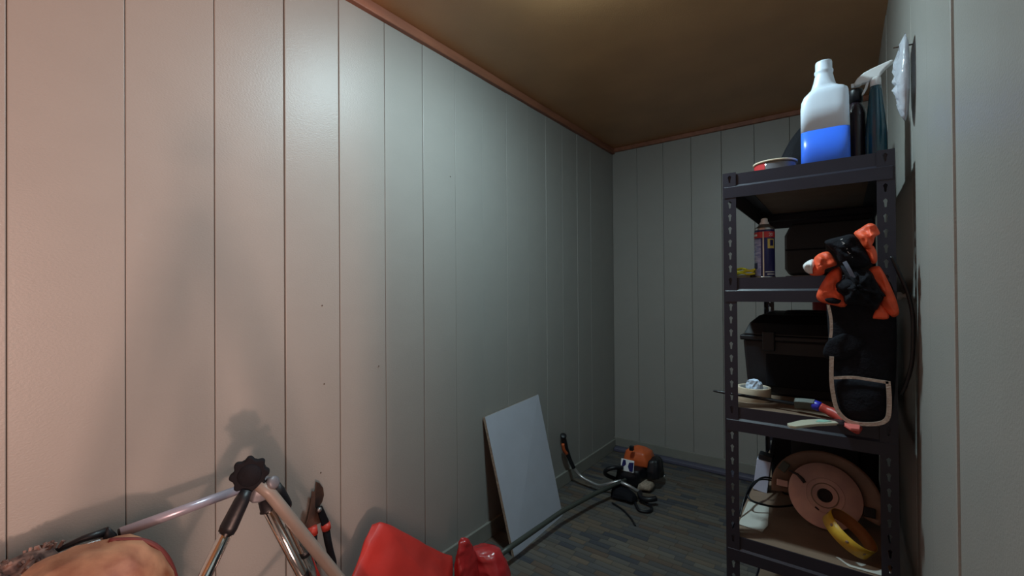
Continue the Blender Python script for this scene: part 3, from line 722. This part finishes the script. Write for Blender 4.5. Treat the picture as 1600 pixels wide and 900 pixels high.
def trimmer():
    t = tag(empty('brush_cutter', (-1.05, 2.68, 0)), 'orange and black brush cutter lying on the floor by the corner', 'brush cutter')
    o = Vector((1.05, -2.68, 0))
    def tt(name, pts, r, m, n=12, par=t, sm=True): return obj(name, T([Vector(p)+o for p in pts], r, n), m, par, sm)
    tt('shaft', [(-1.065, 2.56, .085), (-1.136, 2.296, .083), (-1.183, 2.01, .085), (-1.203, 1.60, .088), (-1.206, 1.505, .089)], .0125, 'pole')
    # engine: black body, orange cover, dark pull starter
    obj('crankcase', hull([Vector(p)+o for p in ((-1.17, 2.60, .02), (-.98, 2.62, .02), (-.97, 2.82, .02), (-1.16, 2.80, .02), (-1.175, 2.60, .13), (-1.0, 2.62, .13), (-.99, 2.80, .14), (-1.15, 2.80, .14))], 3, 1, .008, 14, 3), 'black', t, True)
    obj('engine_cover', hull([Vector(p)+o for p in ((-1.16, 2.68, .12), (-.965, 2.68, .12), (-.955, 2.86, .12), (-1.15, 2.86, .12), (-1.14, 2.71, .215), (-.985, 2.70, .215), (-.975, 2.83, .215), (-1.12, 2.83, .215), (-1.06, 2.76, .25))], 3, 1, .004, 10, 4), 'orangep', t, True)
    obj('muffler_guard', hull([Vector(p)+o for p in ((-.99, 2.66, .06), (-.90, 2.68, .06), (-.90, 2.82, .06), (-.98, 2.84, .06), (-.98, 2.68, .20), (-.915, 2.70, .19), (-.915, 2.81, .19), (-.97, 2.83, .20))], 3, 1, .006, 18, 5), 'black', t, True)
    obj('fuel_tank', hull([Vector(p)+o for p in ((-1.03, 2.61, .012), (-.93, 2.63, .012), (-.93, 2.74, .012), (-1.03, 2.74, .012), (-1.02, 2.62, .06), (-.94, 2.64, .06), (-.94, 2.73, .06), (-1.02, 2.73, .06))], 3, 2, .002, 10, 6), 'boardedge', t, True)
    obj('filler_neck', B(-1.065-.012+1.05, -1.065+.012+1.05, -.03, -.005, .235, .262), 'black', t, bevel=.003)
    # white rating label with dark marks on the sloping front
    lab = obj('white_label', B(-.075, .01, -.083, -.079, .095, .165, T=Matrix.Rotation(-.25, 4, 'X')), 'white', t, bevel=.002)
    obj('label_mark', slab([(-.060, .160), (-.045, .160), (-.040, .135), (-.055, .120), (-.066, .125)], -.0865, -.083), 'canblue', lab).matrix_parent_inverse = Matrix.Identity(4)
    lm = lab.children[0]; lm.rotation_euler = (-.25, 0, 0)
    o2 = obj('label_mark', slab([(-.020, .150), (.008, .155), (.006, .100), (-.014, .100), (-.026, .125)], -.0865, -.083), 'canblue', lab); o2.rotation_euler = (-.25, 0, 0)
    tt('pull_hose', smoothpath([(-1.16, 2.62, .05), (-1.20, 2.58, .08), (-1.185, 2.55, .12), (-1.14, 2.57, .14), (-1.11, 2.62, .13)], 5), .013, 'black')
    # handlebar: bright tube with a grip standing against the wall
    tt('handlebar', smoothpath([(-1.075, 2.52, .092), (-1.13, 2.49, .075), (-1.20, 2.485, .045), (-1.27, 2.49, .050), (-1.335, 2.49, .070), (-1.375, 2.475, .12)], 5), .010, 'alum')
    tt('handlebar', smoothpath([(-1.10, 2.53, .03), (-1.10, 2.525, .075), (-1.06, 2.51, .085), (-1.02, 2.515, .075), (-.985, 2.53, .055), (-.965, 2.545, .045)], 5), .010, 'alum')
    tt('hand_grip', smoothpath([(-1.372, 2.476, .115), (-1.392, 2.455, .18), (-1.402, 2.43, .25), (-1.406, 2.41, .315), (-1.400, 2.40, .335)], 4), [.013]*5+[.015]*4+[.017]*4+[.020]*3+[.014], 'black')
    tt('trigger', smoothpath([(-1.392, 2.425, .215), (-1.398, 2.40, .245), (-1.398, 2.388, .285)], 4), .010, 'orangep')
    tt('hand_grip', smoothpath([(-.97, 2.54, .045), (-.945, 2.50, .035), (-.90, 2.49, .04), (-.865, 2.52, .045)], 4), .015, 'black')
    obj('safety_guard', hull([Vector(p)+o for p in ((-1.13, 2.42, .012), (-.96, 2.44, .012), (-.95, 2.52, .012), (-1.13, 2.56, .012), (-1.12, 2.45, .07), (-1.0, 2.46, .06), (-1.0, 2.52, .065), (-1.11, 2.54, .075))], 3, 1, .008, 16, 8), 'blackm', t, True)
    tt('strap_loop', smoothpath([(-.97, 2.47, .012), (-.92, 2.40, .010), (-.87, 2.42, .010), (-.88, 2.48, .012), (-.95, 2.50, .014)], 5), .008, 'black')
    tt('starter_cord', smoothpath([(-1.08, 2.40, .006), (-1.0, 2.36, .006), (-.93, 2.30, .006), (-.88, 2.24, .006)], 5), .005, 'black')
trimmer()
tag(obj('white_scrap', hull([(-.965, 2.952, 0.0), (-.955, 2.952, 0), (-.955, 2.962, 0), (-.966, 2.963, 0), (-.962, 2.955, .007), (-.957, 2.96, .006)], 1, 1, .001, 50, 1), 'white'), 'tiny white scrap lying on the dark floor', 'scrap')

def loppers():
    t = tag(empty('loppers', (-1.40, .84, 0)), 'black garden loppers with red collars standing against the wall', 'loppers')
    o = Vector((1.40, -.84, 0)); X = -1.412
    def plate(name, yz, th, m, x=X):
        bm = bmesh.new(); a = [bm.verts.new((x+1.40, y-.84, z)) for y, z in yz]; b = [bm.verts.new((x+th+1.40, y-.84, z)) for y, z in yz]
        bm.faces.new(a); bm.faces.new(b[::-1])
        for i in range(len(a)): bm.faces.new((a[i], a[(i+1) % len(a)], b[(i+1) % len(a)], b[i]))
        return obj(name, bm, m, t, bevel=.0015)
    plate('cutting_blade', [(0.791,0.607),(0.803,0.598),(0.816,0.577),(0.819,0.552),(0.813,0.532),(0.805,0.524),(0.803,0.510),(0.786,0.515),(0.778,0.530),(0.782,0.560),(0.788,0.583)], .005, 'blade')
    plate('hook_blade', [(0.774,0.583),(0.784,0.578),(0.784,0.525),(0.798,0.508),(0.805,0.467),(0.783,0.467),(0.754,0.468),(0.750,0.478),(0.759,0.500),(0.768,0.538)], .005, 'rust', X+.006)
    plate('handle_arm', [(0.786,0.527),(0.805,0.524),(0.826,0.472),(0.830,0.455),(0.805,0.455),(0.798,0.479)], .007, 'blackm', X+.012)
    obj('pivot_bolt', lathe([(0, .006), (.006, .005), (.009, 0), (0, 0)], Vector((X+.019, .793, .517))+o, 14, axis=(1, 0, 0)), 'alum', t, True)
    obj('handle_collar', T([Vector(p)+o for p in ((X+.016, .816, .460), (X+.016, .820, .441))], .0150, 14), 'redcol', t, True)
    obj('handle_grip', T([Vector(p)+o for p in ((X+.016, .818, .443), (X+.017, .825, .396), (X+.017, .833, .359), (X+.017, .843, .320), (X+.018, .850, .18), (X+.018, .852, .012))], [.012, .0115, .011, .011, .0115, .012], 12), 'blackm', t, True)
    obj('handle_collar', T([Vector(p)+o for p in ((X+.016, .770, .470), (X+.018, .772, .444))], .0150, 14), 'redcol', t, True)
    obj('handle_grip', T([Vector(p)+o for p in ((X+.018, .772, .446), (X+.022, .768, .36), (X+.024, .764, .22), (X+.026, .762, .012))], [.013, .012, .012, .012], 12), 'blackm', t, True)
loppers()

def red_bags():
    pts = [(-1.36, .97, 0), (-1.37, 1.20, 0), (-1.08, 1.11, 0), (-1.06, .93, 0), (-1.22, .885, 0),
           (-1.30, .930, .440), (-1.285, .952, .444), (-1.33, .965, .40), (-1.33, .91, .23), (-1.22, .785, .322), (-1.13, 1.11, .16), (-1.34, 1.21, .13), (-1.25, 1.12, .300), (-1.27, 1.20, .235), (-1.215, 1.165, .225), (-1.22, 1.185, .02), (-1.245, 1.255, .19), (-1.25, 1.265, .0)]
    bm = hull(pts, 4, 0, .007, 8, 2, .4)
    tag(obj('red_sack', bm, 'red', None, True), 'large folded matte red sack with a peaked top by the loppers', 'sack')
    t = tag(empty('red_plastic_bag', (-1.17, 1.43, 0)), 'shiny red plastic bag tied with a knotted ear', 'bag')
    o = Vector((1.17, -1.43, 0))
    body = [(x, y-.055, z*.96) for x, y, z in ((-1.13, 1.35, 0), (-1.28, 1.34, 0), (-1.30, 1.52, 0), (-1.12, 1.53, 0), (-1.04, 1.42, 0), (-1.05, 1.37, .10), (-1.07, 1.50, .10), (-1.27, 1.53, .12), (-1.29, 1.35, .14), (-1.16, 1.38, .210), (-1.11, 1.43, .215), (-1.13, 1.485, .205), (-1.22, 1.46, .205), (-1.22, 1.39, .205))]
    obj('body', hull([Vector(p)+o for p in body], 4, 2, .005, 13, 5, .7), 'redgloss', t, True)
    ear = [(-1.135, 1.225, .05), (-1.140, 1.330, .05), (-1.140, 1.185, .19), (-1.145, 1.305, .20), (-1.170, 1.232, .312), (-1.165, 1.215, .300), (-1.175, 1.258, .292), (-1.210, 1.23, .13), (-1.210, 1.32, .13), (-1.150, 1.290, .255), (-1.155, 1.195, .265)]
    obj('knot_ear', hull([Vector(p)+o for p in ear], 3, 1, .006, 22, 6, .8), 'redgloss', t, True)
red_bags()

def peach_sack():
    c = Vector((-1.17, .196, 0))
    t = tag(empty('peach_sack', c), 'tall stuffed peach-orange sack standing against the left wall', 'sack')
    bm = lathe([(0, 0), (.12, 0), (.135, .03), (.138, .20), (.138, .45), (.135, .58), (.126, .648), (.108, .695), (.080, .725), (.040, .738), (0, .741)], n=48)
    bmesh.ops.subdivide_edges(bm, edges=bm.edges[:], cuts=1, use_grid_fill=True)
    bm.normal_update()
    for v in bm.verts:
        q = v.co*9
        d = .007*noise.noise(q)+.006*(1-2*abs(noise.noise(q*1.6+Vector((4, 2, 1)))))
        if v.co.z > .01: v.co += v.normal*d
        v.co.x *= .95; v.co.z = max(0, v.co.z)
    obj('body', bm, 'peach', t, True)
    pts = smoothpath([(-.02, .035, .738), (.005, .080, .726), (.018, .109, .697), (.024, .128, .648), (.026, .138, .58), (.026, .142, .48), (.026, .142, .35)], 5)
    obj('edge_cord', T(pts, .0055, 8), 'maroon', t, True)
peach_sack()

def duster():
    t = tag(empty('duster_pole', (-1.300, .268, .698)), 'lilac telescopic pole with a shaggy brown duster head', 'duster')
    o = Vector((1.22, -.25, -.73))
    def tt(name, pts, r, m, n=14): return obj(name, T([Vector(p)+o for p in pts], r, n), m, t, True)
    tt('outer_tube', [(-1.200, .248, .741), (-1.187, .500, .755)], .0115, 'lilac')
    tt('tube_mouth', [(-1.2002, .2455, .7408), (-1.200, .252, .7412)], .0095, 'dark')
    tt('inner_tube', [(-1.215, .150, .731), (-1.203, .225, .738)], .006, 'white')
    obj('lock_clamp', hull([Vector(p)+o for p in ((-1.215, .215, .728), (-1.19, .215, .728), (-1.188, .248, .728), (-1.213, .250, .728), (-1.213, .222, .752), (-1.193, .222, .752), (-1.20, .240, .748), (-1.205, .226, .768), (-1.198, .228, .768))], 2, 1, .001, 40, 2), 'black', t, True)
    tt('clamp_lever', [(-1.205, .226, .752), (-1.212, .19, .750), (-1.222, .14, .738)], [.009, .007, .004], 'black')
    # shaggy head
    bm = lathe([(0, -.055), (.018, -.05), (.026, -.025), (.028, .01), (.022, .04), (0, .052)], Vector((-1.222, .108, .726))+o, 16, axis=(.1, 1, .12))
    h = obj('duster_core', bm, 'brownshag', t, True)
    bm = bmesh.new(); rnd = random.Random(4)
    for i in range(170):
        a = rnd.uniform(0, 2*PI); s = rnd.uniform(-.05, .045)
        d = Vector((math.cos(a), rnd.uniform(-.5, .5), math.sin(a))).normalized()
        p = Vector((-1.222, .108, .726))+o+Vector((0, s, s*.1))
        q = p+d*rnd.uniform(.022, .036); e = q+d*.008+Vector((0, 0, -.009))
        sweep(bm, [p+d*.018, q, e], [.0035, .003, .0012], 5)
    f = obj('shag', bm, 'brownshag', t); f['kind'] = 'stuff'
duster()

def tripod_stand():
    A = Vector((-1.050, .452, .797))
    t = tag(empty('tripod_stand', (-1.04, .46, 0)), 'chrome tripod stand with black star knob and beige centre bar', 'tripod')
    o = Vector((1.04, -.46, 0))
    def tt(name, pts, r, m, n=16, par=t, **k): return obj(name, T([Vector(p)+o for p in pts], r, n, **k), m, par, True)
    L1 = Vector((-1.040, .421, .797)); F1 = Vector((-.91, -.090, .012))
    L2 = Vector((-1.040, .466, .762)); F2 = Vector((-.960, .755, .012))
    L3 = Vector((-1.060, .499, .778)); F3 = Vector((-1.175, .820, .012))
    # joint casting
    obj('joint_casting', hull([p+o for p in (A+Vector(q) for q in ((-.03, -.02, -.02), (.02, -.018, -.026), (.026, .012, -.026), (.0, .04, -.01), (-.03, .03, .0), (-.02, -.015, .022), (.016, -.012, .016), (.012, .03, .020), (-.02, .03, .022), (.022, .01, .0)))], 3, 1, .0, 5, 1), 'greym', t, True)
    lat = lathe([(0, -.008), (.014, -.008), (.014, .006), (.010, .009), (0, .010)], A+Vector((.020, .024, .012))+o, 20, axis=(.8, .2, .3)); obj('axle_cap', lat, 'greym', t, True)
    # star knob facing the room
    n = Vector((.86, -.42, .10)).normalized(); u = Vector((0, 0, 1)); u = (u-n*u.dot(n)).normalized(); v = n.cross(u)
    c = Vector((-1.050, .437, .836))+o; bm = bmesh.new(); ring0, ring1 = [], []
    for i in range(64):
        a = 2*PI*i/64; r = .0350+.0035*max(-.75, min(1, 1.6*math.cos(8*a)))
        d = u*math.cos(a)*r+v*math.sin(a)*r
        ring0.append(bm.verts.new(c+d-n*.011)); ring1.append(bm.verts.new(c+d+n*.011))
    bm.faces.new(ring0); bm.faces.new(ring1[::-1])
    for i in range(64): bm.faces.new((ring0[i], ring0[(i+1) % 64], ring1[(i+1) % 64], ring1[i]))
    k = obj('star_knob', bm, 'blackm', t, bevel=.003)
    k.modifiers[0].segments = 2; obj('knob_boss', lathe([(0, 0), (.024, 0), (.022, .003), (0, .004)], c+n*.010, 20, axis=n), 'blackm', k, True)
    def leg(a, b, sleeve):
        d = (b-a).normalized(); Ln = (b-a).length
        g = tt('leg', [a, a+d*Ln*.52], .0125, 'chrome')
        obj('leg_lock', T([a+d*Ln*.245+o, a+d*Ln*.262+o], .0145, 16), 'black', g, True)
        obj('lower_leg', T([a+d*Ln*.52+o, b+o], .0098, 14), 'chrome', g, True)
        obj('rubber_foot', T([b-d*.03+o, b+o], [.011, .013], 12), 'black', g, True)
        if sleeve:
            obj('leg_bracket', T([a-d*.012+o, a+d*.01+o, a+d*sleeve*.85+o, a+d*sleeve+o], [.012, .0165, .0185, .0165], 12, flat=.9), 'black', g, True)
    leg(L1, F1, .072); leg(L2, F2, .014); leg(L3, F3, .060)
    tt('centre_bar', [Vector((-1.036, .448, .812)), Vector((-1.028, .468, .790)), Vector((-.86, .907, .012))], [.0115, .0135, .0135], 'champ', 12)
    # spreader braces
    hub = Vector((-1.01, .40, .40))
    for a, b, f in ((L1, F1, .27), (L2, F2, .34), (L3, F3, .34)):
        p = a.lerp(b, f); tt('brace', [p, hub], .0045, 'champ', 8, flat=.6)
    tt('brace_hub', [hub+Vector((0, 0, -.015)), hub+Vector((0, 0, .015))], .014, 'black')
tripod_stand()

def photo_stand():
    """stand that carries the photographer's camera; its soft shadow falls on the left wall"""
    t = tag(empty('camera_stand', (0, 0, 0)), 'slim black camera stand in front of the open doorway', 'stand')
    obj('column', T([(0, 0, .80), (0, 0, 1.165)], .011, 12), 'black', t, True)
    obj('mount_plate', lathe([(0, 1.160), (.022, 1.160), (.022, 1.175), (0, 1.178)], n=20), 'black', t, True)
    obj('collar', lathe([(.011, 1.03), (.026, 1.035), (.026, 1.085), (.011, 1.09)], n=16, closed=True), 'black', t, True)
    for a in (100, 215, 335):
        d = Vector((math.cos(math.radians(a)), math.sin(math.radians(a)), 0))
        g = obj('leg', T([d*.02+Vector((0, 0, 1.06)), d*.36+Vector((0, 0, .012))], [.014, .011], 12), 'black', t, True)
        obj('rubber_foot', lathe([(0, 0), (.015, 0), (.013, .022), (0, .024)], d*.36, 12), 'black', g, True)
photo_stand()
